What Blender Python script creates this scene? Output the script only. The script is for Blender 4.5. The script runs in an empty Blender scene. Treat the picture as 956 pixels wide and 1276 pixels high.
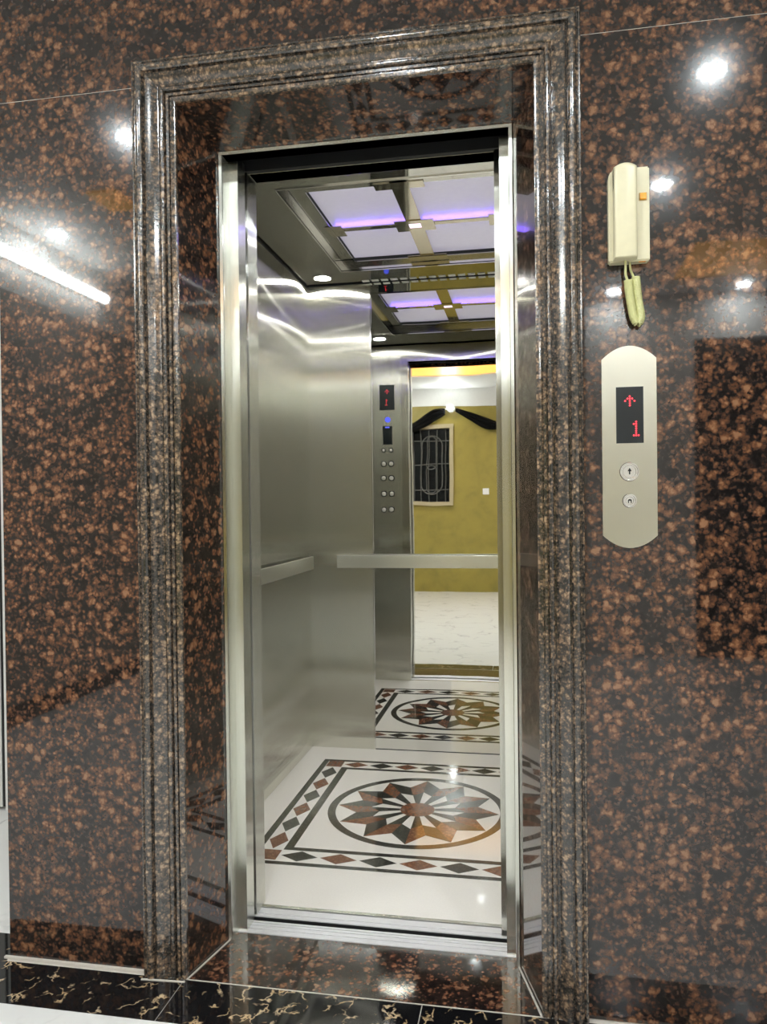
import bpy, bmesh, math, random
from mathutils import Vector, Matrix
random.seed(7)
S = bpy.context.scene
COL = S.collection

# ------------------------------------------------------------------ camera
F_PX, YAW, PITCH, ROLL = 970.5762, 0.1837, -0.0090, 0.0116
CAM = Vector((0.7429, -1.7948, 1.1599))
cd = bpy.data.cameras.new('camera'); cam = bpy.data.objects.new('camera', cd); COL.objects.link(cam)
cd.sensor_fit = 'VERTICAL'; cd.sensor_height = 36.0; cd.lens = F_PX * 36.0 / 1276.0
cd.clip_start = 0.02
_f = Vector((-math.sin(YAW) * math.cos(PITCH), math.cos(YAW) * math.cos(PITCH), math.sin(PITCH)))
_r = Vector((math.cos(YAW), math.sin(YAW), 0)); _u = _r.cross(_f)
_c, _s = math.cos(ROLL), math.sin(ROLL)
R2 = _r * _c - _u * _s; U2 = _r * _s + _u * _c
cam.matrix_world = Matrix(((R2.x, U2.x, -_f.x, CAM.x), (R2.y, U2.y, -_f.y, CAM.y), (R2.z, U2.z, -_f.z, CAM.z), (0, 0, 0, 1)))
S.camera = cam

# ------------------------------------------------------------------ world, exposure
w = bpy.data.worlds.new('world'); S.world = w; w.use_nodes = True
w.node_tree.nodes['Background'].inputs[0].default_value = (0.9, 0.95, 1, 1)
w.node_tree.nodes['Background'].inputs[1].default_value = 0.02
S.view_settings.view_transform = 'Standard'; S.view_settings.look = 'None'
S.view_settings.gamma = 1; S.view_settings.use_curve_mapping = False
S.view_settings.exposure = 0.36
# lamp strengths (radiance of the lenses)
DOWN_E, TUBE_E, COVE_E, PANEL_E, LED_E, CABDOWN_E = 620.0, 32.0, 1.2, 0.24, 26.0, 170.0

# ------------------------------------------------------------------ materials
def newmat(name):
    m = bpy.data.materials.new(name); m.use_nodes = True
    nt = m.node_tree; b = nt.nodes['Principled BSDF']
    return m, nt, b, nt.nodes.new, nt.links.new
def plain(name, col, rough=0.5, metal=0.0, ior=1.5, spec=0.5, bump=0.0, bscale=60, emit=None, estr=0):
    m, nt, b, N, L = newmat(name)
    tc = N('ShaderNodeTexCoord'); n = N('ShaderNodeTexNoise'); n.inputs['Scale'].default_value = bscale
    n.inputs['Detail'].default_value = 3
    L(tc.outputs['Object'], n.inputs['Vector'])
    mx = N('ShaderNodeMix'); mx.data_type = 'RGBA'
    mx.inputs['A'].default_value = (*[c * 0.93 for c in col], 1); mx.inputs['B'].default_value = (*[min(1, c * 1.05) for c in col], 1)
    L(n.outputs['Fac'], mx.inputs['Factor']); L(mx.outputs['Result'], b.inputs['Base Color'])
    b.inputs['Roughness'].default_value = rough; b.inputs['Metallic'].default_value = metal
    b.inputs['IOR'].default_value = ior; b.inputs['Specular IOR Level'].default_value = spec
    if bump:
        bp = N('ShaderNodeBump'); bp.inputs['Strength'].default_value = bump; bp.inputs['Distance'].default_value = 0.002
        L(n.outputs['Fac'], bp.inputs['Height']); L(bp.outputs['Normal'], b.inputs['Normal'])
    if emit:
        b.inputs['Emission Color'].default_value = (*emit, 1); b.inputs['Emission Strength'].default_value = estr
    return m
def ramp(N, stops, interp='LINEAR'):
    r = N('ShaderNodeValToRGB'); e = r.color_ramp.elements; r.color_ramp.interpolation = interp
    while len(e) < len(stops): e.new(0.5)
    for i, (p, c) in enumerate(stops):
        e[i].position = p; e[i].color = (*c, 1) if len(c) == 3 else c
    return r
def granite(name, stops, rough=0.03, scale=44, spec=0.6, fine=1.5, coat=0.0):
    m, nt, b, N, L = newmat(name)
    tc = N('ShaderNodeTexCoord'); oi = N('ShaderNodeObjectInfo')
    ml = N('ShaderNodeVectorMath'); ml.operation = 'SCALE'; ml.inputs[0].default_value = (13, 7, 11)
    L(oi.outputs['Random'], ml.inputs['Scale'])
    ad = N('ShaderNodeVectorMath'); L(tc.outputs['Object'], ad.inputs[0]); L(ml.outputs[0], ad.inputs[1])
    # warp so crystals are irregular
    wn = N('ShaderNodeTexNoise'); wn.inputs['Scale'].default_value = 70; wn.inputs['Detail'].default_value = 3
    L(ad.outputs[0], wn.inputs['Vector'])
    sb = N('ShaderNodeVectorMath'); sb.operation = 'SUBTRACT'; sb.inputs[1].default_value = (.5, .5, .5)
    L(wn.outputs['Color'], sb.inputs[0])
    sc = N('ShaderNodeVectorMath'); sc.operation = 'SCALE'; sc.inputs['Scale'].default_value = 0.011
    L(sb.outputs[0], sc.inputs[0])
    wp = N('ShaderNodeVectorMath'); L(ad.outputs[0], wp.inputs[0]); L(sc.outputs[0], wp.inputs[1])
    def blobs(sc_, d0, d1, thr):
        v = N('ShaderNodeTexVoronoi'); v.inputs['Scale'].default_value = sc_; L(wp.outputs[0], v.inputs['Vector'])
        sp = N('ShaderNodeSeparateColor'); L(v.outputs['Color'], sp.inputs[0])
        mr = N('ShaderNodeMapRange'); mr.interpolation_type = 'SMOOTHSTEP'
        mr.inputs['From Min'].default_value = d1; mr.inputs['From Max'].default_value = d0
        L(v.outputs['Distance'], mr.inputs['Value'])
        mt = N('ShaderNodeMapRange'); mt.inputs['From Min'].default_value = thr; mt.inputs['From Max'].default_value = 1.0
        mt.inputs['To Min'].default_value = 0.0; L(sp.outputs['Red'], mt.inputs['Value'])
        mu = N('ShaderNodeMath'); mu.operation = 'MULTIPLY'; L(mr.outputs[0], mu.inputs[0]); L(mt.outputs[0], mu.inputs[1])
        return mu
    b1 = blobs(scale, .0, .85, -.15); b2 = blobs(scale * 2.3, .0, .85, -.2)
    fn = N('ShaderNodeTexNoise'); fn.inputs['Scale'].default_value = 130; fn.inputs['Detail'].default_value = 6; fn.inputs['Roughness'].default_value = .7
    L(ad.outputs[0], fn.inputs['Vector'])
    mxm = N('ShaderNodeMath'); mxm.operation = 'MULTIPLY_ADD'; mxm.inputs[1].default_value = .75; L(b2.outputs[0], mxm.inputs[0]); L(b1.outputs[0], mxm.inputs[2])
    a3 = N('ShaderNodeMath'); a3.operation = 'MULTIPLY_ADD'; a3.inputs[1].default_value = fine; a3.inputs[2].default_value = -fine / 2
    L(fn.outputs['Fac'], a3.inputs[0])
    a4 = N('ShaderNodeMath'); L(mxm.outputs[0], a4.inputs[0]); L(a3.outputs[0], a4.inputs[1])
    ln = N('ShaderNodeTexNoise'); ln.inputs['Scale'].default_value = 16; ln.inputs['Detail'].default_value = 2; L(ad.outputs[0], ln.inputs['Vector'])
    l1 = N('ShaderNodeMath'); l1.operation = 'MULTIPLY_ADD'; l1.inputs[1].default_value = .5; l1.inputs[2].default_value = -.23; L(ln.outputs['Fac'], l1.inputs[0])
    a5 = N('ShaderNodeMath'); L(a4.outputs[0], a5.inputs[0]); L(l1.outputs[0], a5.inputs[1]); a4 = a5
    r = ramp(N, stops); L(a4.outputs[0], r.inputs[0])
    L(r.outputs[0], b.inputs['Base Color'])
    b.inputs['Roughness'].default_value = max(rough, .15 if coat else rough); b.inputs['IOR'].default_value = 1.6; b.inputs['Specular IOR Level'].default_value = spec * (.15 if coat else 1)
    b.inputs['Coat Weight'].default_value = coat; b.inputs['Coat Roughness'].default_value = rough; b.inputs['Coat IOR'].default_value = 1.6
    return m
G_STOPS = [(0.0, (.006, .005, .005)), (.16, (.014, .011, .010)), (.32, (.034, .020, .015)), (.48, (.068, .033, .020)), (.66, (.115, .050, .026)), (.86, (.185, .085, .041)), (1, (.25, .13, .07))]
M_GRAN = granite('polished_brown_granite', G_STOPS, coat=1.0)
M_GRANM = granite('brown_granite_moulding', [(0, (.022, .022, .020)), (.25, (.045, .040, .034)), (.5, (.11, .078, .055)), (.75, (.20, .13, .082)), (1, (.33, .23, .145))], rough=.14, spec=.8, scale=75, fine=1.3)
M_GRANF = granite('brown_granite_threshold', [(0, (.008, .006, .006)), (.25, (.016, .011, .010)), (.48, (.05, .023, .015)), (.75, (.13, .055, .03)), (1, (.22, .12, .07))], rough=.05, scale=48)
def inlay(name, lo, hi):
    return granite(name, [(0.15, lo), (.8, hi), (1, hi)], rough=.08, scale=90, fine=.6, spec=.5)
M_INB = inlay('brown_stone_inlay', (.13, .045, .020), (.25, .105, .055))
M_IND = inlay('dark_stone_inlay', (.010, .010, .009), (.055, .050, .042))

def marble(name, base, vein, vscale, width, rough, breakup=(.45, .6), distort=.25, base2=None, vein2=None):
    m, nt, b, N, L = newmat(name)
    tc = N('ShaderNodeTexCoord')
    wn = N('ShaderNodeTexNoise'); wn.inputs['Scale'].default_value = vscale * 1.3; wn.inputs['Detail'].default_value = 5
    L(tc.outputs['Object'], wn.inputs['Vector'])
    sc = N('ShaderNodeVectorMath'); sc.operation = 'SCALE'; sc.inputs['Scale'].default_value = distort
    L(wn.outputs['Color'], sc.inputs[0])
    ad = N('ShaderNodeVectorMath'); L(tc.outputs['Object'], ad.inputs[0]); L(sc.outputs[0], ad.inputs[1])
    v = N('ShaderNodeTexVoronoi'); v.feature = 'DISTANCE_TO_EDGE'; v.inputs['Scale'].default_value = vscale
    L(ad.outputs[0], v.inputs['Vector'])
    r = ramp(N, [(0, (1, 1, 1)), (width, (0, 0, 0))]); L(v.outputs['Distance'], r.inputs[0])
    bn = N('ShaderNodeTexNoise'); bn.inputs['Scale'].default_value = vscale * 1.7; bn.inputs['Detail'].default_value = 3
    L(tc.outputs['Object'], bn.inputs['Vector'])
    r2 = ramp(N, [(breakup[0], (0, 0, 0)), (breakup[1], (1, 1, 1))]); L(bn.outputs['Fac'], r2.inputs[0])
    mu = N('ShaderNodeMath'); mu.operation = 'MULTIPLY'; L(r.outputs[0], mu.inputs[0]); L(r2.outputs[0], mu.inputs[1])
    vc = N('ShaderNodeMix'); vc.data_type = 'RGBA'; vc.inputs['A'].default_value = (*vein, 1); vc.inputs['B'].default_value = (*(vein2 or vein), 1)
    L(wn.outputs['Fac'], vc.inputs['Factor'])
    mx = N('ShaderNodeMix'); mx.data_type = 'RGBA'; mx.inputs['A'].default_value = (*base, 1)
    L(vc.outputs['Result'], mx.inputs['B']); L(mu.outputs[0], mx.inputs['Factor'])
    L(mx.outputs['Result'], b.inputs['Base Color']); b.inputs['Roughness'].default_value = rough
    return m
M_BLACK = marble('black_gold_marble', (.006, .006, .007), (.60, .33, .07), 12, .04, .04, (.50, .58), .16, vein2=(.62, .56, .46))
M_WHITE = marble('white_marble_floor', (.80, .80, .79), (.42, .42, .43), 3.2, .05, .06, (.45, .75), .5)
M_CABFLOOR = plain('white_cabin_stone', (.82, .79, .76), rough=.06, bscale=180, spec=.3)

def steel(name, col, rough, aniso=0.0, bump=0.0, bscale=(3, 3, 3), rot=0.0, grain=0.0, spread=0.0):
    m, nt, b, N, L = newmat(name)
    b.inputs['Metallic'].default_value = 1; b.inputs['Roughness'].default_value = rough
    tc = N('ShaderNodeTexCoord'); mp = N('ShaderNodeMapping'); mp.inputs['Scale'].default_value = bscale
    L(tc.outputs['Object'], mp.inputs[0])
    n = N('ShaderNodeTexNoise'); n.inputs['Scale'].default_value = 1.0; n.inputs['Detail'].default_value = 1.5
    L(mp.outputs[0], n.inputs['Vector'])
    mp2 = N('ShaderNodeMapping'); mp2.inputs['Scale'].default_value = (900, 900, 6); L(tc.outputs['Object'], mp2.inputs[0])
    n2 = N('ShaderNodeTexNoise'); n2.inputs['Scale'].default_value = 1.0; L(mp2.outputs[0], n2.inputs['Vector'])
    mx = N('ShaderNodeMix'); mx.data_type = 'RGBA'
    mx.inputs['A'].default_value = (*[c * (1 - grain) for c in col], 1); mx.inputs['B'].default_value = (*[min(1, c * (1 + grain)) for c in col], 1)
    L(n2.outputs['Fac'], mx.inputs['Factor']); L(mx.outputs['Result'], b.inputs['Base Color'])
    if aniso:
        b.inputs['Anisotropic'].default_value = aniso; b.inputs['Anisotropic Rotation'].default_value = rot
        g = N('ShaderNodeNewGeometry'); cr = N('ShaderNodeVectorMath'); cr.operation = 'CROSS_PRODUCT'
        cr.inputs[1].default_value = (0, 0, 1); L(g.outputs['Normal'], cr.inputs[0]); L(cr.outputs[0], b.inputs['Tangent'])
    if bump:
        bp = N('ShaderNodeBump'); bp.inputs['Strength'].default_value = bump; bp.inputs['Distance'].default_value = 0.01
        L(n.outputs['Fac'], bp.inputs['Height']); L(bp.outputs['Normal'], b.inputs['Normal'])
    if spread:
        out = nt.nodes['Material Output']; prev = b
        for fac, d in ((.42, spread), (.42 / 1.42, -spread)):
            g2 = N('ShaderNodeBsdfAnisotropic'); g2.distribution = 'GGX'
            L(mx.outputs['Result'], g2.inputs['Color']); g2.inputs['Roughness'].default_value = rough
            g2.inputs['Anisotropy'].default_value = .9 * aniso; g2.inputs['Rotation'].default_value = .25
            L(cr.outputs[0], g2.inputs['Tangent'])
            ts = N('ShaderNodeVectorMath'); ts.operation = 'SCALE'; ts.inputs['Scale'].default_value = d; L(cr.outputs[0], ts.inputs[0])
            av = N('ShaderNodeVectorMath'); L(bp.outputs['Normal'], av.inputs[0]); L(ts.outputs[0], av.inputs[1])
            nm_ = N('ShaderNodeVectorMath'); nm_.operation = 'NORMALIZE'; L(av.outputs[0], nm_.inputs[0]); L(nm_.outputs[0], g2.inputs['Normal'])
            ms = N('ShaderNodeMixShader'); ms.inputs[0].default_value = fac if fac > .4 else fac
            L(prev.outputs[0], ms.inputs[1]); L(g2.outputs[0], ms.inputs[2]); prev = ms
        L(prev.outputs[0], out.inputs['Surface'])
    return m
M_BRUSH = steel('brushed_stainless', (.86, .86, .78), .24, aniso=1.0, bump=.05, bscale=(4, 4, 2.2), grain=.06, spread=.22)
M_FRAME = steel('satin_stainless_frame', (.80, .81, .74), .25, aniso=.95, bump=.03, bscale=(3, 3, 4), grain=.03)
M_MIRROR = steel('mirror_stainless', (.86, .86, .83), .012, bump=.07, bscale=(3, 3, 2.4))
M_RAIL = steel('satin_handrail_steel', (.78, .78, .71), .30, bump=.04, bscale=(9, 9, 3))
M_CEILST = steel('mirror_ceiling_steel', (.44, .43, .38), .03, bump=.06, bscale=(7, 7, 7))
M_ALU = plain('pale_aluminium_sill', (.80, .80, .84), .35, metal=.35)
M_WALLW = plain('white_wall_paint', (.78, .78, .75), .55)
M_CEIL = plain('white_ceiling_paint', (.82, .82, .80), .6)
M_OLIVE = marble('olive_yellow_wall_paint', (.31, .25, .045), (.22, .18, .035), 3.0, .35, .5, (.35, .8), .6)
M_GREYW = plain('pale_grey_wall_paint', (.70, .69, .66), .5)
M_WAINS = plain('grey_brown_wainscot', (.36, .33, .30), .4)
M_DARK = plain('dark_recess_shade', (.010, .011, .012), .6)  # near-black that puts the shade of gaps and recesses into colour
M_SKIRT = plain('dark_brown_skirting', (.035, .022, .016), .25)
M_GROUT = plain('pale_grout', (.62, .58, .52), .7)
M_IVORY = plain('ivory_plastic', (.72, .67, .46), .32)
M_CORD = plain('yellowed_cord_plastic', (.62, .62, .30), .4)
M_YBTN = plain('amber_button_plastic', (.95, .38, .004), .3)
M_GLASSBLK = plain('black_display_glass', (.012, .016, .018), .12)
M_RED = plain('red_led', (.8, .02, .03), .4, emit=(1, .03, .05), estr=2.2)
M_REDD = plain('dim_red_led', (.5, .02, .03), .4, emit=(1, .03, .05), estr=.6)
M_BLUE = plain('blue_led', (.05, .06, .5), .3, emit=(.08, .12, 1), estr=.8)
M_CHROME = steel('polished_chrome', (.80, .80, .78), .12)
M_BTN = plain('pale_button_metal', (.85, .85, .80), .25, metal=.5)
M_LOP = steel('brushed_call_plate', (.86, .86, .76), .36, aniso=.8, grain=.02)
M_LENS = plain('downlight_lens', (.9, .9, .9), .4, emit=(.91, .975, 1), estr=DOWN_E)
M_CLENS = plain('cabin_downlight_lens', (.9, .9, .9), .4, emit=(1, .98, .93), estr=CABDOWN_E)
M_TUBE = plain('led_tube_diffuser', (.9, .9, .9), .4, emit=(.96, 1, .98), estr=TUBE_E)
M_COVE = plain('amber_cove_light', (.9, .6, .2), .4, emit=(1, .43, .06), estr=COVE_E)
M_PANEL = plain('backlit_acrylic', (.50, .50, .53), .35, emit=(.86, .80, 1.0), estr=PANEL_E)
M_LEDP = plain('violet_led_strip', (.5, .3, .9), .4, emit=(.15, .07, 1.0), estr=LED_E)
M_BRONZE = steel('champagne_mirror_steel', (.50, .46, .36), .06, bump=.03, bscale=(6, 6, 6))
M_IRON = plain('black_wrought_iron', (.10, .10, .09), .4)
M_PANE = plain('dark_window_glass', (.012, .014, .014), .2, spec=.12)
M_TRIMW = plain('white_plastic_trim', (.8, .8, .8), .4)
M_STONEFR = plain('beige_window_stone', (.42, .36, .22), .6)
M_STANDIN = plain('black_stand_in', (.004, .004, .004), .95, spec=.1)

# ------------------------------------------------------------------ builders (world coordinates; parents' offsets removed)
BASE = {}
def off(parent):
    while parent is not None:
        if parent.name in BASE: return BASE[parent.name]
        parent = parent.parent
    return Vector((0, 0, 0))
def tag(o, label=None, cat=None, group=None, kind=None):
    if label: o['label'] = label
    if cat: o['category'] = cat
    if group: o['group'] = group
    if kind: o['kind'] = kind
    return o
def empty(name, loc=(0, 0, 0), parent=None):
    o = bpy.data.objects.new(name, None); COL.objects.link(o); o.location = loc; o.empty_display_size = .05
    BASE[o.name] = Vector(loc)
    if parent: o.parent = parent
    return o
def obj(name, bm, mat, parent=None, smooth=False, label=None):
    o0 = off(parent)
    bmesh.ops.recalc_face_normals(bm, faces=bm.faces)
    if o0.length: bmesh.ops.translate(bm, verts=bm.verts, vec=-o0)
    me = bpy.data.meshes.new(name); bm.to_mesh(me); bm.free()
    if smooth:
        for p in me.polygons: p.use_smooth = True
        try: me.set_sharp_from_angle(angle=math.radians(35))
        except Exception: pass
    me.materials.append(mat)
    o = bpy.data.objects.new(name, me); COL.objects.link(o)
    if parent: o.parent = parent
    if label: o['label'] = label
    return o
def abox(bm, x0, x1, y0, y1, z0, z1, bevel=0.0):
    v = [bm.verts.new(p) for p in ((x0, y0, z0), (x1, y0, z0), (x1, y1, z0), (x0, y1, z0), (x0, y0, z1), (x1, y0, z1), (x1, y1, z1), (x0, y1, z1))]
    fs = [bm.faces.new([v[i] for i in q]) for q in ((0, 3, 2, 1), (4, 5, 6, 7), (0, 1, 5, 4), (1, 2, 6, 5), (2, 3, 7, 6), (3, 0, 4, 7))]
    if bevel:
        es = set(e for f in fs for e in f.edges)
        bmesh.ops.bevel(bm, geom=list(es), offset=bevel, segments=2, affect='EDGES', profile=.6)
def box(name, x0, x1, y0, y1, z0, z1, mat, parent=None, bevel=0.0, label=None):
    bm = bmesh.new(); abox(bm, x0, x1, y0, y1, z0, z1, bevel); return obj(name, bm, mat, parent, label=label)
def boxes(name, lst, mat, parent=None, bevel=0.0, label=None):
    bm = bmesh.new()
    for a in lst: abox(bm, *a, bevel)
    return obj(name, bm, mat, parent, label=label)
def aprism(bm, pts, d):
    """closed polygon of 3D points extruded along vector d"""
    d = Vector(d); a = [bm.verts.new(p) for p in pts]; b = [bm.verts.new(Vector(p) + d) for p in pts]
    n = len(pts); bm.faces.new(a); bm.faces.new(b[::-1])
    for i in range(n): bm.faces.new((a[i], a[(i + 1) % n], b[(i + 1) % n], b[i]))
def prism(name, pts, d, mat, parent=None, bevel=0.0, label=None, smooth=False):
    bm = bmesh.new(); aprism(bm, pts, d)
    if bevel: bmesh.ops.bevel(bm, geom=list(bm.edges), offset=bevel, segments=2, affect='EDGES')
    return obj(name, bm, mat, parent, label=label, smooth=smooth)
def alathe(bm, c, axis, prof, n=32):
    """profile [(r, h)] revolved about axis through c"""
    c = Vector(c); a = Vector(axis).normalized(); t = Vector((1, 0, 0)) if abs(a.x) < .9 else Vector((0, 0, 1))
    e1 = a.cross(t).normalized(); e2 = a.cross(e1); rows = []
    for r, h in prof:
        if r < 1e-6: rows.append([bm.verts.new(c + a * h)])
        else: rows.append([bm.verts.new(c + a * h + (e1 * math.cos(2 * math.pi * i / n) + e2 * math.sin(2 * math.pi * i / n)) * r) for i in range(n)])
    for A, B in zip(rows, rows[1:]):
        for i in range(n):
            j = (i + 1) % n
            if len(A) == 1 and len(B) == 1: continue
            if len(A) == 1: bm.faces.new((A[0], B[i], B[j]))
            elif len(B) == 1: bm.faces.new((A[i], A[j], B[0]))
            else: bm.faces.new((A[i], A[j], B[j], B[i]))
def lathe(name, c, axis, prof, mat, parent=None, n=32, label=None):
    bm = bmesh.new(); alathe(bm, c, axis, prof, n); return obj(name, bm, mat, parent, smooth=True, label=label)
def atube(bm, pts, r, n=8):
    pts = [Vector(p) for p in pts]; rings = []; prev = None
    for i, p in enumerate(pts):
        t = (pts[min(i + 1, len(pts) - 1)] - pts[max(i - 1, 0)]).normalized()
        if prev is None:
            q = Vector((0, 0, 1)) if abs(t.z) < .9 else Vector((1, 0, 0)); prev = t.cross(q).normalized()
        e1 = (prev - t * prev.dot(t)).normalized(); e2 = t.cross(e1); prev = e1
        rr = r[i] if isinstance(r, (list, tuple)) else r
        rings.append([bm.verts.new(p + (e1 * math.cos(2 * math.pi * k / n) + e2 * math.sin(2 * math.pi * k / n)) * rr) for k in range(n)])
    for A, B in zip(rings, rings[1:]):
        for k in range(n): bm.faces.new((A[k], A[(k + 1) % n], B[(k + 1) % n], B[k]))
    bm.faces.new(rings[0][::-1]); bm.faces.new(rings[-1])
def tube(name, pts, r, mat, parent=None, n=8, label=None):
    bm = bmesh.new(); atube(bm, pts, r, n); return obj(name, bm, mat, parent, smooth=True, label=label)
def catmull(P, k=8):
    P = [Vector(p) for p in P]; out = []
    for i in range(len(P) - 1):
        a, b, c, d = P[max(i - 1, 0)], P[i], P[i + 1], P[min(i + 2, len(P) - 1)]
        for j in range(k):
            t = j / k
            out.append(.5 * ((2 * b) + (c - a) * t + (2 * a - 5 * b + 4 * c - d) * t * t + (3 * b - a - 3 * c + d) * t ** 3))
    out.append(P[-1]); return out

# ------------------------------------------------------------------ dimensions
WL = -0.588                                    # left end of the granite wall
RX0, RX1, RY, CZ = -1.985, 3.2, -4.95, 2.70     # lobby
MO0, MO1, MOZ = -0.204, 0.866, 2.2526          # moulding, outer
MI0, MI1, MIZ = -0.0925, 0.7635, 2.146         # moulding, inner
L0, L1, LZ, YL = -0.0556, 0.7122, 2.10, 0.172  # steel frame, outer
XL, XR, YM, CEZ = -0.290, 0.926, 1.825, 2.213  # cabin
CX = 0.318

# ------------------------------------------------------------------ setting: lobby shell
fl = boxes('floor', [(RX0, RX1, RY, -0.172, -.06, 0), (RX0, -.70, -0.172, 2.6, -.06, 0), (-.70, WL - .005, .10, 2.6, -.06, 0)], M_WHITE)
tag(fl, 'white veined marble lobby floor', None, kind='structure')
ce = empty('ceiling'); tag(ce, 'white lobby ceiling with a recessed amber cove', kind='structure')
# two flush cove slots with amber light
SLOTS = [(-1.35, .75), (1.74, 2.9)]; SY0, SY1 = -3.92, -3.12
boxes('ceiling_board', [(RX0, RX1, SY1, 0.0, CZ, CZ + .03), (RX0, RX1, RY, SY0, CZ, CZ + .03), (RX0, -1.35, SY0, SY1, CZ, CZ + .03), (.75, 1.74, SY0, SY1, CZ, CZ + .03),
      (2.9, RX1, SY0, SY1, CZ, CZ + .03), (RX0, WL, 0, 2.6, CZ, CZ + .03)], M_CEIL, ce)
for a, b_ in SLOTS: box('cove_recess', a - .02, b_ + .02, SY0 - .02, SY1 + .02, CZ + .031, CZ + .05, M_CEIL, ce)
for nm, a in (('wall_left', (RX0 - .1, RX0 - .001, RY, 2.6, 0, CZ)), ('wall_right', (RX1, RX1 + .1, RY, 0, 0, CZ)), ('wall_corridor', (RX0, WL, 2.6, 2.7, 0, CZ))):
    tag(box(nm, *a, M_WALLW), {'wall_left': 'white painted lobby wall with a dark skirting', 'wall_right': 'white painted lobby wall', 'wall_corridor': 'white painted wall closing the side corridor'}[nm], kind='structure')
tag(box('wall_wainscot', RX0 - .001, RX0 + .006, RY, .6, 0, 2.33, M_WAINS), 'tall grey-brown wainscot on the white side wall', kind='structure')
box_b = box('baseboard_left', RX0, RX0 + .02, RY, 2.6, 0, .10, M_SKIRT); tag(box_b, 'dark brown skirting along the white side wall', kind='structure')
# far wall: olive stretch with window, pale stretch with a dark doorway
wb = empty('wall_back'); tag(wb, 'olive yellow and pale grey lobby wall facing the elevator', kind='structure')
BY = -4.90; WX0, WX1, WZ0, WZ1 = -1.25, -0.29, 1.20, 2.17
boxes('painted_wall', [(RX0, WX0, BY - .1, BY, 0, 2.46), (WX1, 1.18, BY - .1, BY, 0, 2.46), (WX0, WX1, BY - .1, BY, 0, WZ0), (WX0, WX1, BY - .1, BY, WZ1, 2.46)], M_OLIVE, wb, label='olive yellow painted plaster')
box('frieze', RX0, 1.18, BY - .1, BY + .01, 2.46, CZ, M_WALLW, wb, label='white band above the olive paint')
RYW = -4.30
boxes('painted_wall', [(1.18, 1.96, RYW - .1, RYW, 0, CZ), (1.96, RX1, RYW - .1, RYW, 2.36, CZ), (2.95, RX1, RYW - .1, RYW, 0, 2.36), (1.18, 1.28, BY, RYW - .1, 0, CZ)], M_GREYW, wb, label='pale grey painted plaster')
d1 = empty('door_1', (2.455, RYW, 0)); tag(d1, 'dark open doorway in the pale grey wall facing the elevator', kind='structure')
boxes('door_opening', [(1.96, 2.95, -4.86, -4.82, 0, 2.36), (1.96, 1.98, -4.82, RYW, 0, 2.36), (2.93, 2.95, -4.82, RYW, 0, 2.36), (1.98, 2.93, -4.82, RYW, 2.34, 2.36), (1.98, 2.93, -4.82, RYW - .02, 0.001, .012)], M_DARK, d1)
# window with wrought-iron grille
wn = empty('window_1', (-.77, BY, WZ0)); tag(wn, 'dark window with a wrought-iron grille in the olive wall', kind='structure')
boxes('window_frame', [(WX0 - .05, WX1 + .05, BY - .01, BY + .03, WZ1, WZ1 + .05), (WX0 - .05, WX1 + .05, BY - .01, BY + .04, WZ0 - .05, WZ0), (WX0 - .05, WX0, BY - .01, BY + .03, WZ0, WZ1), (WX1, WX1 + .05, BY - .01, BY + .03, WZ0, WZ1)], M_STONEFR, wn)
for k in range(2):
    xa = WX0 + k * (WX1 - WX0) / 2; box('pane', xa + .012, xa + (WX1 - WX0) / 2 - .012, BY - .075, BY - .07, WZ0 + .01, WZ1 - .01, M_PANE, wn)
box('mullion', (WX0 + WX1) / 2 - .012, (WX0 + WX1) / 2 + .012, BY - .085, BY - .055, WZ0, WZ1, M_IRON, wn)
GY = BY - .02
for k in range(9):
    gx = WX0 + (k + .5) * (WX1 - WX0) / 9; tube('grille_bar', [(gx, GY, WZ0), (gx, GY, WZ1)], .006, M_IRON, wn, 6)
for gz in (WZ0 + .16, WZ0 + .50, WZ1 - .16):
    tube('grille_rail', [(WX0, GY, gz), (WX1, GY, gz)], .006, M_IRON, wn, 6)
def stadium(xc, zc, hw, hz, n=12):
    p = []
    for k in range(n + 1): a = math.pi * k / n; p.append((xc + hw * math.cos(a), GY + .012, zc + hz - hw + hw * math.sin(a)))
    for k in range(n + 1): a = math.pi + math.pi * k / n; p.append((xc + hw * math.cos(a), GY + .012, zc - hz + hw + hw * math.sin(a)))
    return p + [p[0]]
for xc in (-1.02, -.52):
    tube('grille_loop', stadium(xc, 1.69, .135, .39), .007, M_IRON, wn, 6); tube('grille_loop', stadium(xc, 1.85, .06, .22), .006, M_IRON, wn, 6)
    tube('grille_loop', stadium(xc, 1.50, .06, .18), .006, M_IRON, wn, 6)
# corridor door (thin sliver beside the granite)
d2 = empty('door_2', (-1.6, .88, 0)); tag(d2, 'white flush door with a dark gap at its edge, past the end of the granite wall', kind='structure')
box('door_leaf', -1.98, -1.264, .88, .93, .012, 1.95, M_WALLW, d2)
box('door_gap', -1.264, -1.250, .885, .93, .012, 1.95, M_DARK, d2)
tag(box('wall_return', -1.250, WL - .001, .88, .98, 0, CZ, M_WALLW), 'white wall set back beside the white flush door', kind='structure')
tag(box('wall_transom', -1.985, -1.250, .88, .98, 1.955, CZ, M_WALLW), 'white wall above the flush corridor door', kind='structure')

tag(box('wall_shaft', WL + .001, WL + .10, .171, .98, 0, CZ, M_WALLW), 'white return wall behind the end of the granite wall', kind='structure')
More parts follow.
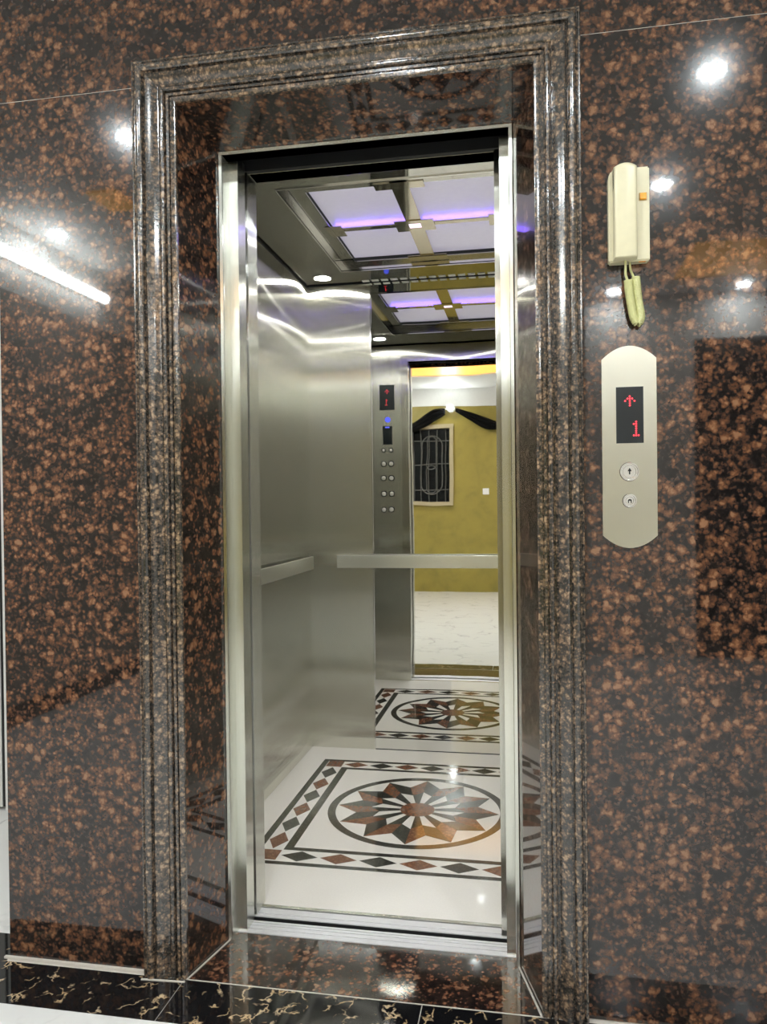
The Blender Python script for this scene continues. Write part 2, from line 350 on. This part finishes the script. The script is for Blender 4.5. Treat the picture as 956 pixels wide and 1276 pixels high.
# black marble border and granite threshold, slab by slab
xs = [-.70, -.099, .49, 1.12, 1.75, 2.4, RX1]
for a, b_ in zip(xs, xs[1:]):
    box('border_slab', a + .0012, b_ - .0012, -.1705, -.0165, -.06, .0, M_BLACK, fl, label='black marble border slab with gold veins')
box('border_slab', -.70, WL - .002, -.0165, .10, -.06, 0, M_BLACK, fl, label='black marble border slab with gold veins')
boxes('grout_bed', [(-.70, RX1, -.172, .2, -.07, -.002)], M_GROUT, fl)
prism('threshold_slab', [(MI0 + .002, -.0135, -.05), (MI1 - .002, -.0135, -.05), (L1 - .002, YL, -.05), (L1 - .012, .208, -.05), (L0 + .012, .208, -.05), (L0 + .002, YL, -.05)], (0, 0, .05), M_GRANF, fl, label='polished brown granite threshold slab')
def strip(name, a, b_, wd, h, mat, parent):
    a, b_ = Vector(a), Vector(b_); d = (b_ - a).normalized(); s = Vector((-d.y, d.x, 0)) * wd / 2
    return prism(name, [a - s, b_ - s, b_ + s, a + s], (0, 0, h), mat, parent)
strip('grout_line', (MI0 + .001, -.016, -.001), (L0 + .004, YL, -.001), .0035, .0035, M_GROUT, fl)
strip('grout_line', (MI1 - .001, -.016, -.001), (L1 - .004, YL, -.001), .0035, .0035, M_GROUT, fl)
strip('grout_line', (MI0, -.0150, -.001), (MI1, -.0150, -.001), .0022, .0022, M_GROUT, fl)
strip('grout_line', (WL - .012, -.004, -.001), (MO0 + .002, -.004, -.001), .008, .006, M_GROUT, fl)
strip('grout_line', (MO0, -.033, -.001), (MI0, -.026, -.001), .005, .003, M_GROUT, fl)

# ------------------------------------------------------------------ granite wall
wf = empty('wall_front'); tag(wf, 'polished brown granite wall around the elevator opening', kind='structure')
SE = 2.2; g = .0008
for a in ((WL, -.150, 0.004, SE - g), (WL, 1.95 - g, SE + g, CZ), (1.95 + g, RX1, SE + g, CZ), (.815, 1.95 - g, 0, SE - g), (1.95 + g, RX1, 0, SE - g)):
    box('granite_slab', a[0], a[1], 0, .018, a[2], a[3], M_GRAN, wf, .0006)
boxes('mortar_bed', [(WL + .001, -.152, .0012, .17, 0.004, SE + .0), (.817, RX1 - .001, .0012, .17, 0, SE), (WL + .001, RX1, .0012, .17, SE, CZ)], M_GROUT, wf)
# splayed reveals
JS = 2.0
def reveal(xa, xb, za0, za1, zb0, zb1, sgn):
    t = .02 * sgn
    bm = bmesh.new()
    P = [(xa, -.004, za0), (xb, YL, zb0), (xb, YL, zb1), (xa, -.004, za1)]
    aprism(bm, P, (t, 0, 0)); return obj('reveal_slab', bm, M_GRAN, wf)
for xa, xb, sg in ((MI0, L0, -1), (MI1, L1, 1)):
    reveal(xa, xb, 0, JS - g, 0, JS - g, sg)
    reveal(xa, xb, JS + g, MIZ, JS + g, LZ, sg)
prism('reveal_slab', [(MI0 - .02, -.004, MIZ), (MI1 + .02, -.004, MIZ), (L1 + .02, YL, LZ), (L0 - .02, YL, LZ)], (0, 0, .02), M_GRAN, wf)
# moulding: profile (across, proud); swept in three mitred lengths
W = MI0 - MO0
prof = [(0, 0), (0, .018), (.002, .021), (.006, .0215), (.008, .0195), (.0095, .0195)]
for k in range(9): a = math.pi * k / 8; prof.append((.021 - .0105 * math.cos(a), .0205 + .010 * math.sin(a)))
prof += [(.033, .0205), (.0338, .0140), (.0365, .0140), (.0372, .0245), (.041, .0260)]
for k in range(1, 9): t = k / 8; prof.append((.041 + .026 * t, .026 - .0135 * (1 - (1 - t) ** 2) + .004 * math.sin(math.pi * t)))
prof += [(.0685, .0125), (.0692, .0085), (.0712, .0085), (.072, .0165)]
for k in range(7): a = math.pi * k / 6; prof.append((.0785 - .0062 * math.cos(a), .0165 + .0058 * math.sin(a)))
prof += [(.0858, .0105), (.088, .0105), (.0888, .0155), (.0955, .0155), (.0965, .0100), (.0985, .0100), (.0992, .0145), (.108, .0140), (W, .0120), (W, 0)]
prof = [(u_, v_ * 1.05) for u_, v_ in prof]
tr = empty('trim_1'); tag(tr, 'fluted brown granite moulding framing the elevator opening', kind='structure')
def mould(A, B, a0, a1):
    """A, B: functions from profile across -> 3D point at each end"""
    bm = bmesh.new()
    ra = [bm.verts.new(A(u_, v_)) for u_, v_ in prof]; rb = [bm.verts.new(B(u_, v_)) for u_, v_ in prof]
    n = len(prof)
    for i in range(n): bm.faces.new((ra[i], ra[(i + 1) % n], rb[(i + 1) % n], rb[i]))
    bm.faces.new(ra); bm.faces.new(rb[::-1])
    return obj('moulding', bm, M_GRANM, tr, smooth=True)
hz = (MOZ - MIZ) / W
mould(lambda u_, v_: (MO0 + u_, -v_, 0.0), lambda u_, v_: (MO0 + u_, -v_, MOZ - u_ * hz), 0, 0)
mould(lambda u_, v_: (MO1 - u_ * (MO1 - MI1) / W, -v_, 0.0), lambda u_, v_: (MO1 - u_ * (MO1 - MI1) / W, -v_, MOZ - u_ * hz), 0, 0)
mould(lambda u_, v_: (MO0 + u_, -v_, MOZ - u_ * hz), lambda u_, v_: (MO1 - u_ * (MO1 - MI1) / W, -v_, MOZ - u_ * hz), 0, 0)

# ------------------------------------------------------------------ steel landing frame, sill, doors
fr = empty('elevator_door_frame', (CX + .01, .19, 0)); tag(fr, 'satin stainless steel landing door frame set in the granite opening', 'door frame')
def post(xo, sg):
    x = lambda d: xo + sg * d
    P = [(x(-.0), YL - .006), (x(.008), YL - .006), (x(.0095), YL - .003), (x(.0095), .216), (x(.0335), .216), (x(.0335), .271), (x(.031), .271), (x(.031), .2185), (x(.007), .2185), (x(.007), YL), (x(0), YL)]
    return prism('frame_post', [(a, b_, .0) for a, b_ in P], (0, 0, LZ - .009), M_FRAME, fr)
post(L0, 1); post(L1, -1)
prism('frame_header', [(L0, YL - .006, LZ), (L0, YL - .006, LZ - .0085), (L0, .208, LZ - .0085), (L0, .208, LZ - .0065), (L0, YL, LZ - .0065), (L0, YL, LZ)], (L1 - L0, 0, 0), M_FRAME, fr)
sl = empty('landing_sill', (CX, .24, -.02)); tag(sl, 'ribbed pale aluminium landing sill in front of the elevator cabin', 'door sill')
boxes('sill_rail', [(L0 + .009, L1 - .009, .209, .271, -.04, -.004), (L0 + .009, L1 - .009, .209, .2275, -.004, .002), (L0 + .009, L1 - .009, .2315, .2455, -.004, .002), (L0 + .009, L1 - .009, .2495, .2585, -.004, .002), (L0 + .009, L1 - .009, .2625, .271, -.004, .002)], M_ALU, sl, .0005)
ld = empty('landing_door_leaf', (-.16, .25, 0)); tag(ld, 'brushed steel landing door leaf slid open behind the frame post', 'elevator door')
box('door_skin', -.30, -.0255, .2235, .262, .012, 2.12, M_FRAME, ld, .001)
cdr = empty('car_door_leaf', (-.16, .29, 0)); tag(cdr, 'cabin door leaf slid open behind the landing frame, coloured black as gap shade', 'elevator door')
box('door_skin', -.30, -.031, .278, .296, .012, 2.12, M_DARK, cdr, .001)  # leaf coloured black to stand for the shade of the gap
hw = boxes('hoistway_lintel', [(-.45, 1.1, .21, .312, 2.24, 2.30), (-.45, 1.1, .2095, .2145, 2.11, 2.24), (-.45, 1.1, .298, .3145, 2.102, 2.24)], M_DARK)  # black boxes paint the shade of the door track pocket
tag(hw, 'door track housing above the elevator doors, coloured black for its shade', kind='structure')

# ------------------------------------------------------------------ elevator cabin
cb = empty('elevator_cabin', (CX, 1.09, 0)); tag(cb, 'stainless steel elevator cabin with a rear mirror, violet lit ceiling and inlaid floor', 'elevator')
YF = .375
# floor with inlays
cf = box('cabin_floor', XL, XR, .363, YM, -.03, 0, M_CABFLOOR, cb, label='polished white stone floor')
hI = .0006
def piece(name, pts, mat):
    return prism(name, [(a, b_, -.002) for a, b_ in pts], (0, 0, .002 + hI), mat, cf)
BX0, BX1, BY0, BY1 = -.182, .818, .611, 1.650
def ringband(name, x0, x1, y0, y1, wx, wy):
    # mitred frame of four bars
    piece(name, [(x0, y0), (x1, y0), (x1 - wx, y0 + wy), (x0 + wx, y0 + wy)], M_IND); piece(name, [(x0, y1), (x1, y1), (x1 - wx, y1 - wy), (x0 + wx, y1 - wy)], M_IND)
    piece(name, [(x0, y0), (x0 + wx, y0 + wy), (x0 + wx, y1 - wy), (x0, y1)], M_IND); piece(name, [(x1, y0), (x1 - wx, y0 + wy), (x1 - wx, y1 - wy), (x1, y1)], M_IND)
ringband('border_strip', BX0, BX1, BY0, BY1, .025, .021)
ringband('border_strip', BX0 + .101, BX1 - .101, BY0 + .107, BY1 - .097, .030, .022)
MYF, MYB = .6765, 1.592
for k in range(6):
    x = CX + (k - 2.5) * .1325
    piece('diamond_tile', [(x - .062, MYF), (x, MYF - .036), (x + .062, MYF), (x, MYF + .036)], M_IND if k % 2 == 0 else M_INB)
for k in range(7):
    x = CX + (k - 3) * .1135
    piece('diamond_tile', [(x - .054, MYB), (x, MYB - .034), (x + .054, MYB), (x, MYB + .034)], M_INB if k % 2 == 0 else M_IND)
for xc in (-.1195, .7555):
    for k in range(6):
        y = .788 + k * .1382
        piece('diamond_tile', [(xc - .034, y), (xc, y - .067), (xc + .034, y), (xc, y + .067)], M_INB if k % 2 == 0 else M_IND)
    for y in (MYF, MYB): piece('corner_tile', [(xc - .035, y - .036), (xc + .035, y - .036), (xc + .035, y + .036), (xc - .035, y + .036)], M_INB)
RC = (CX, 1.128)
def pol(r, deg): a = math.radians(deg); return (RC[0] + r * math.cos(a), RC[1] + r * math.sin(a))
bm = bmesh.new(); n = 72
for k in range(n):
    a, b_ = 360 * k / n, 360 * (k + 1) / n
    q = [pol(.341, a), pol(.341, b_), pol(.311, b_), pol(.311, a)]
    aprism(bm, [(u_, v_, -.002) for u_, v_ in q], (0, 0, .002 + hI))
bmesh.ops.remove_doubles(bm, verts=bm.verts, dist=1e-6)
obj('rosette_ring', bm, M_IND, cf)
for k in range(12):
    t = 30 * k
    piece('rosette_point', [pol(.18, t), pol(.307, t), pol(.233, t - 15), pol(.145, t - 15)], M_IND)
    piece('rosette_point', [pol(.18, t), pol(.307, t), pol(.233, t + 15), pol(.145, t + 15)], M_INB)
    piece('rosette_spoke', [pol(.0665, t), pol(.18, t), pol(.145, t + 15), pol(.0665, t + 15)], M_IND)
prism('rosette_hub', [(*pol(.0655, 360 * k / 36), -.002) for k in range(36)], (0, 0, .002 + hI), M_INB, cf)
# sills
boxes('car_sill', [(-.10, .74, .296, .3435, -.04, -.003), (-.10, .74, .296, .312, -.003, .0), (-.10, .74, .316, .3435, -.003, .0)], M_ALU, cb)
box('gap_shade_sheet', -.10, .74, .2935, .2958, -.30, -.002, M_DARK, cb)  # added black sheet, puts the shade of the sill gap into colour
box('floor_edge', -.10, .74, .348, .3625, -.03, 0.0005, M_CHROME, cb)
# walls
def wallpanel(name, *a, mat=M_BRUSH, **k): return box(name, *a, mat, cb, k.get('bevel', .0008))
wallpanel('wall_panel', XL - .02, XL, YF - .06, 1.4705, 0, CEZ - .012)
wallpanel('wall_panel', XL - .02, XL, 1.4725, YM, 0, CEZ - .012)
wallpanel('wall_panel', XR, XR + .02, YF - .06, 1.4705, 0, CEZ - .012)
wallpanel('wall_panel', XR, XR + .02, 1.4725, YM, 0, CEZ - .012)
wallpanel('wall_panel', XL - .02, .0195, YM, YM + .02, 0, CEZ - .006)
wallpanel('wall_panel', .6165, XR + .02, YM, YM + .02, 0, CEZ - .006)
box('edge_trim', .0165, .0205, YM - .003, YM + .005, 0, CEZ - .006, M_CHROME, cb)
box('edge_trim', .6155, .6195, YM - .003, YM + .005, 0, CEZ - .006, M_CHROME, cb)
box('mirror', .0205, .6155, YM + .001, YM + .02, .004, CEZ - .004, M_MIRROR, cb, label='tall mirror-polished rear panel')
wallpanel('front_return', XL, -.026, .301, YF, 0, CEZ - .006)
wallpanel('front_return', .662, XR, .301, YF, 0, CEZ - .006)
wallpanel('front_header', -.026, .662, .315, YF, 2.10, CEZ - .006)
for xa, xb in ((XL - .02, XL - .004), (XR + .004, XR + .02)): box('shadow_gap', xa, xb, YF - .06, YM, CEZ - .012, CEZ, M_DARK, cb)
# ceiling with recessed light tray
TX0, TX1, TY0, TY1, TZ = -.072, .708, .700, 1.630, 2.280
cl = boxes('cabin_ceiling', [(XL - .02, TX0, .301, YM + .02, CEZ, CEZ + .004), (TX1, XR + .02, .301, YM + .02, CEZ, CEZ + .004), (TX0, TX1, .301, TY0, CEZ, CEZ + .004), (TX0, TX1, TY1, YM + .02, CEZ, CEZ + .004)], M_CEILST, cb, label='mirror-polished steel ceiling')
boxes('tray_rim', [(TX0 - .003, TX0, TY0, TY1, CEZ - .004, TZ), (TX1, TX1 + .003, TY0, TY1, CEZ - .004, TZ), (TX0, TX1, TY0 - .003, TY0, CEZ - .004, TZ), (TX0, TX1, TY1, TY1 + .003, CEZ - .004, TZ)], M_CHROME, cl)
PX0, PX1, PY0, PY1, PZ = -.002, .652, .805, 1.590, 2.243
PCX, PCY = (PX0 + PX1) / 2, 1.197
boxes('tray_border', [(TX0, PX0, TY0, TY1, PZ - .004, PZ), (PX1, TX1, TY0, TY1, PZ - .004, PZ), (PX0, PX1, TY0, PY0, PZ - .004, PZ), (PX0, PX1, PY1, TY1, PZ - .004, PZ)], M_CEILST, cl)
for ax, bx_ in ((PX0, PCX), (PCX, PX1)):
    for ay, by_ in ((PY0, PCY), (PCY, PY1)):
        box('light_panel', ax, bx_, ay, by_, PZ + .014, PZ + .018, M_PANEL, cl, label='backlit lavender acrylic panel')
BZ0, BZ1 = PZ - .004, PZ + .002
box('cross_bar', PCX - .030, PCX + .030, PY0 - .03, PY1 + .03, BZ0, BZ1, M_BRONZE, cl, .0006)
box('cross_bar', PX0 - .03, PX1 + .03, PCY - .016, PCY + .016, BZ0 + .0015, BZ1, M_BRONZE, cl, .0006)
hs, ho = .023, .075
boxes('center_ornament', [(PCX - ho, PCX - hs, PCY - .055, PCY + .055, BZ0 - .003, BZ0), (PCX + hs, PCX + ho, PCY - .055, PCY + .055, BZ0 - .003, BZ0), (PCX - hs, PCX + hs, PCY - .055, PCY - hs, BZ0 - .003, BZ0), (PCX - hs, PCX + hs, PCY + hs, PCY + .055, BZ0 - .003, BZ0)], M_BRONZE, cl)
box('center_lamp', PCX - hs, PCX + hs, PCY - hs, PCY + hs, BZ0 - .002, BZ0 - .0005, plain('lilac_center_lens', (.8, .7, .9), .3, emit=(.95, .75, 1), estr=.9), cl)
for a in ((PX0 - .02, PX0 + .045, PCY - .055, PCY + .055), (PX1 - .045, PX1 + .02, PCY - .055, PCY + .055), (PCX - .085, PCX + .085, PY0 - .02, PY0 + .032), (PCX - .085, PCX + .085, PY1 - .032, PY1 + .02)):
    box('edge_ornament', *a, BZ0 - .003, BZ0, M_BRONZE, cl, .0005)
for sx in (-1, 1):
    for sg in (-1, 1):
        xa, xb = sorted((PCX + sx * .03, PCX + sx * (PX1 - PX0) * .5 - sx * .01))
        yy = PCY + sg * .004
        box('led_strip', xa, xb, min(yy, yy + sg * .0015), max(yy, yy + sg * .0015), BZ1, BZ1 + .003, M_LEDP, cl, label='violet LED strip')
for k in range(15):
    x = CX + (k - 7) * .045
    box('vent_slot', x - .016, x + .016, 1.786, 1.812, CEZ - .0015, CEZ + .001, M_GREYW, cl)
for x, y in ((-.181, 1.702), (-.172, .600), (.817, 1.702), (.808, .600)):
    dl = lathe('downlight', (x, y, CEZ), (0, 0, -1), [(.036, 0), (.046, 0), (.047, .002), (.046, .004), (.037, .005), (.036, 0)], M_CHROME, cb)
    lathe('lens', (x, y, CEZ), (0, 0, -1), [(0, .0005), (0.0, .003), (.036, .003), (.036, .0005), (0, .0005)], M_CLENS, dl)
# handrails: flat bars on short studs
hr = box('handrail', -.146, .782, YM - .052, YM - .040, .866, .925, M_RAIL, cb, .0015, label='flat brushed steel handrail')
for x in (-.06, .318, .70): lathe('rail_stud', (x, YM - .041, .895), (0, 1, 0), [(0, 0), (.011, 0), (.011, .032), (.018, .033), (.018, .040), (0, .040)], M_CHROME, hr, 16)
for sx in (-1, 1):
    xw = XL if sx < 0 else XR
    xs2 = sorted((xw - sx * .040, xw - sx * .052))
    h2 = box('handrail', *xs2, .50, 1.70, .866, .925, M_RAIL, cb, .0015, label='flat brushed steel handrail')
    for y in (.62, 1.10, 1.62): lathe('rail_stud', (xw - sx * .041, y, .895), (sx, 0, 0), [(0, 0), (.011, 0), (.011, .032), (.018, .033), (.018, .040), (0, .040)], M_CHROME, h2, 16)
# glyphs as dot matrices
ARROW = ['..X..', '.XXX.', 'X.X.X', '..X..', '..X..']
ONE = ['..X', '.XX', '..X', '..X', '..X', '..X', '.XXX'[:3] + '']
ONE = ['.X.', 'XX.', '.X.', '.X.', '.X.', '.X.', 'XXX']
def dots(name, rows, cx, cz, y, pitch, rr, right, face, mat, parent):
    bm = bmesh.new(); nr = len(rows); nc = len(rows[0])
    for i, row in enumerate(rows):
        for j, ch in enumerate(row):
            if ch != 'X': continue
            x = cx + right * (j - (nc - 1) / 2) * pitch; z = cz - (i - (nr - 1) / 2) * pitch
            alathe(bm, (x, y, z), (0, face, 0), [(0, -.0005), (rr, -.0005), (rr, .0004), (0, .0008)], 8)
    return obj(name, bm, mat, parent)
# control panel (faces into the cabin, seen in the mirror)
cp = box('control_panel', -.262, -.070, YF, YF + .004, .80, 2.14, M_FRAME, cb, .001, label='brushed steel cabin control panel with two columns of buttons')
YP = YF + .004
box('display', -.214, -.114, YP - .001, YP + .002, 1.785, 1.950, M_GLASSBLK, cp)
dots('display_arrow', ARROW, -.162, 1.905, YP + .002, .0062, .0025, -1, 1, M_REDD, cp); dots('display_digit', ONE, -.168, 1.835, YP + .002, .0062, .0025, -1, 1, M_REDD, cp)
lathe('blue_indicator', (-.160, YP, 1.722), (0, 1, 0), [(0, 0), (.018, 0), (.018, .002), (.013, .003), (0, .003)], M_BLUE, cp, 20)
box('card_reader', -.196, -.132, YP - .001, YP + .003, 1.558, 1.680, M_GLASSBLK, cp, .001)
box('reader_light', -.178, -.150, YP + .003, YP + .0036, 1.668, 1.676, M_BLUE, cp)
for z in (1.52, 1.432, 1.338, 1.234, 1.130):
    for x in (-.192, -.142):
        r0 = .010 if z > 1.5 else .015
        lathe('button_ring', (x, YP, z), (0, 1, 0), [(0, 0), (r0 + .005, 0), (r0 + .005, .0015), (0, .0015)], M_GLASSBLK, cp, 20)
        b0 = lathe('button', (x, YP, z), (0, 1, 0), [(0, 0), (r0, 0), (r0 * .96, .004), (r0 * .8, .0075), (r0 * .5, .010), (0, .011)], M_BTN, cp, 20)

# ------------------------------------------------------------------ landing call panel
lp = empty('call_panel', (.964, 0, 1.28)); tag(lp, 'pale steel landing call plate with red floor display and two round buttons', 'call panel')
x0, x1, zb, zt = .9062, 1.0222, 1.086, 1.476
pts = [(x0, -.0045, zb)]
def arc(xa, xb, z, rise, n=18): return [(xa + (xb - xa) * k / n, -.0045, z + rise * (1 - (2 * k / n - 1) ** 2)) for k in range(n + 1)]
pts = arc(x0, x1, zt, .0285)[::-1] + arc(x0, x1, zb, -.0275)
prism('plate', pts, (0, .0045, 0), M_LOP, lp)
box('display', .9362, .9942, -.0055, -.0040, 1.290, 1.414, M_GLASSBLK, lp)
dots('display_arrow', ARROW, .9655, 1.383, -.0055, .0050, .0019, 1, -1, M_RED, lp); dots('display_digit', ONE, .9785, 1.322, -.0055, .0050, .0019, 1, -1, M_RED, lp)
def cbutton(z, r, sym):
    b0 = lathe('call_button', (.9635, -.0045, z), (0, -1, 0), [(0, 0), (r, 0), (r, .002), (r - .0015, .0035), (r - .003, .0035), (r - .0042, .0012), (r - .007, .0012), (r - .0085, .003), (0, .003)], M_CHROME, lp, 36)
    prism('symbol', [(.9635 + a, -.0076, z + c_) for a, c_ in sym], (0, -.0005, 0), M_GLASSBLK, b0)
cbutton(1.227, .0215, [(-.0045, .001), (0, .0085), (.0045, .001), (.0014, .001), (.0014, -.006), (-.0014, -.006), (-.0014, .001)])
cbutton(1.163, .0160, [(-.004, -.005), (-.004, .001), (-.002, .0035), (.002, .0035), (.004, .001), (.004, -.005), (.002, -.005), (.002, 0), (-.002, 0), (-.002, -.005)])

# ------------------------------------------------------------------ intercom handset
ic = empty('intercom_phone', (.965, 0, 1.79)); tag(ic, 'ivory wall intercom handset with amber button and coiled cord', 'intercom')
bm = bmesh.new()
aprism(bm, [(.9215, 0, 1.683), (1.0075, 0, 1.683), (1.0075, 0, 1.886), (.9365, 0, 1.886), (.9275, 0, 1.882), (.9215, 0, 1.870)], (0, -.028, 0))
bmesh.ops.bevel(bm, geom=[e for e in bm.edges], offset=.003, segments=2, affect='EDGES')
obj('cradle', bm, M_IVORY, ic, smooth=True)
# handset: arched top, rounded front, slightly tapered ends
bm = bmesh.new(); hx0, hx1 = .9305, .9790; secs = []
def hsec(y, inset):
    a, b_ = hx0 + inset, hx1 - inset; top = 1.880 - inset; bot = 1.6845 + inset
    p = [(a, y, bot), (b_, y, bot)]
    for k in range(13): t = k / 12; x = b_ + (a - b_) * t; p.append((x, y, top + .0085 * (1 - (2 * t - 1) ** 2)))
    return [bm.verts.new(q) for q in p]
for y, ins in ((-.028, 0), (-.048, 0), (-.052, .001), (-.0545, .003), (-.0555, .006)): secs.append(hsec(y, ins))
for A, B in zip(secs, secs[1:]):
    for k in range(len(A)): bm.faces.new((A[k], A[(k + 1) % len(A)], B[(k + 1) % len(B)], B[k]))
bm.faces.new(secs[0]); bm.faces.new(secs[-1][::-1])
hs_ = obj('handset', bm, M_IVORY, ic, smooth=True)
box('ear_groove', .9305, .9315, -.0485, -.030, 1.835, 1.878, M_DARK, hs_)
box('door_button', .9870, 1.0005, -.0325, -.027, 1.8135, 1.8275, M_YBTN, ic, .0015, label='amber door release button')
box('button_collar', .9855, 1.0020, -.0290, -.027, 1.812, 1.829, plain('ochre_collar', (.45, .30, .08), .4), ic)
box('nameplate', .985, .999, -.0225, -.0215 + .004, 1.6822, 1.6835, M_YBTN, ic)
tube('cord_lead', catmull([(.956, -.030, 1.688), (.9562, -.030, 1.670), (.9565, -.027, 1.655), (.962, -.022, 1.640)]), .0026, M_CORD, ic)
tube('cord_lead', catmull([(.9665, -.018, 1.686), (.968, -.018, 1.668), (.974, -.018, 1.652), (.980, -.018, 1.645)]), .0026, M_CORD, ic)
path = catmull([(.962, -.022, 1.644), (.9645, -.022, 1.615), (.969, -.022, 1.585), (.974, -.021, 1.560), (.982, -.020, 1.5505), (.9885, -.019, 1.562), (.9850, -.018, 1.590), (.9815, -.018, 1.620), (.9790, -.018, 1.650)], 14)
# even resample, helix about it
ls = [0]
for a, b_ in zip(path, path[1:]): ls.append(ls[-1] + (b_ - a).length)
tot = ls[-1]; turns = 64; npt = turns * 12; hel = []; j = 0
for k in range(npt + 1):
    s_ = tot * k / npt
    while j < len(ls) - 2 and ls[j + 1] < s_: j += 1
    t = (s_ - ls[j]) / max(1e-9, ls[j + 1] - ls[j]); p = path[j].lerp(path[j + 1], t); tg = (path[min(j + 2, len(path) - 1)] - path[max(j - 1, 0)]).normalized()
    e2 = Vector((0, 1, 0)); e1 = tg.cross(e2).normalized(); a = 2 * math.pi * k / 12
    hel.append(p + e1 * .0074 * math.cos(a) + e2 * .0074 * math.sin(a))
tube('coiled_cord', hel, .0021, M_CORD, ic, 6)

# ------------------------------------------------------------------ lobby lamps
LAB = [((1.405, -1.171), 'round white ceiling downlight nearest the granite wall, over the call plate side'), ((1.395, -2.178), 'round white ceiling downlight midway across the lobby on the call plate side'),
       ((1.373, -4.11), 'round white ceiling downlight beside the pale grey far wall'), ((2.26, -4.11), 'round white ceiling downlight in front of the dark doorway'),
       ((-.872, -1.204), 'round white ceiling downlight nearest the end of the granite wall'), ((-1.83, -2.174), 'round white ceiling downlight close above the tube lamp'),
       ((.26, -1.19), 'round white ceiling downlight in front of the elevator opening'), ((.26, -2.18), 'round white ceiling downlight midway across the lobby facing the elevator'), ((-.87, -4.1), 'round white ceiling downlight in front of the grille window')]
for (x, y), lab in LAB:
    t = empty('ceiling_downlight', (x, y, CZ)); tag(t, lab, 'ceiling light', 'lobby ceiling downlights')
    lathe('trim_ring', (x, y, CZ), (0, 0, -1), [(.042, 0), (.056, 0), (.057, .003), (.054, .006), (.043, .007), (.042, 0)], M_TRIMW, t)
    lathe('lens', (x, y, CZ), (0, 0, -1), [(0, .001), (0, .004), (.042, .004), (.042, .001), (0, .001)], M_LENS, t)
tl = empty('tube_lamp', (RX0, -2.35, 2.51)); tag(tl, 'white LED tube lamp mounted high on the white side wall', 'wall lamp')
box('backplate', RX0, RX0 + .026, -2.88, -1.80, 2.49, 2.53, M_TRIMW, tl, .002)
tube('tube', [(RX0 + .055, -2.84, 2.51), (RX0 + .055, -1.81, 2.51)], .030, M_TUBE, tl, 16)
for (a, b_), lab in zip(SLOTS, ('long amber cove panel in the ceiling in front of the olive wall', 'amber cove panel in the ceiling in front of the dark doorway')):
    tag(box('cove_lamp', a + .01, b_ - .01, SY0 + .01, SY1 - .01, CZ + .010, CZ + .022, M_COVE), lab, 'cove light', 'amber cove panels')
cv2 = tag(box('amber_strip', -1.36, -1.20, -1.92, -1.68, CZ - .012, CZ, M_COVE, None, .002), 'short amber ceiling lamp near the white side wall', 'ceiling light')
wl = empty('wall_lamp', (-.272, BY + .01, 2.43)); tag(wl, 'small round lamp high on the olive wall', 'wall lamp')
lathe('lamp_base', (-.272, BY, 2.43), (0, 1, 0), [(0, 0), (.06, 0), (.055, .03), (0, .03)], M_TRIMW, wl)
lathe('lens', (-.272, BY + .03, 2.43), (0, 1, 0), [(0, 0), (.030, 0), (.026, .012), (0, .016)], M_LENS, wl)
sw = empty('beam_stand_in', (-.2, BY, 2.3)); tag(sw, 'black curved stand-in on the olive wall for a dark beam warped by the mirror', 'stand-in')
for A in ([(-1.5, 1.98), (-1.0, 2.10), (-.70, 2.21), (-.50, 2.33), (-.34, 2.38)], [(-.20, 2.40), (.0, 2.32), (.22, 2.22), (.45, 2.18), (.8, 2.22), (1.15, 2.20)]):  # stand-in: mirror-warped image of a dark beam, built as curved tubes
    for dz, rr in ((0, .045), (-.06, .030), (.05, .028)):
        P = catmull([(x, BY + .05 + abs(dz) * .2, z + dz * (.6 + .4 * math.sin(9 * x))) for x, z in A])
        tube('stand_in_band', P, [rr * (.35 + .65 * math.sin(math.pi * min(1, max(0, .08 + .9 * i / (len(P) - 1))))) for i in range(len(P))], M_STANDIN, sw, 8)
sp = tag(box('wall_switch', .16, .24, BY, BY + .012, 1.285, 1.365, M_TRIMW, None, .002), 'small white switch plate on the olive wall', 'switch')
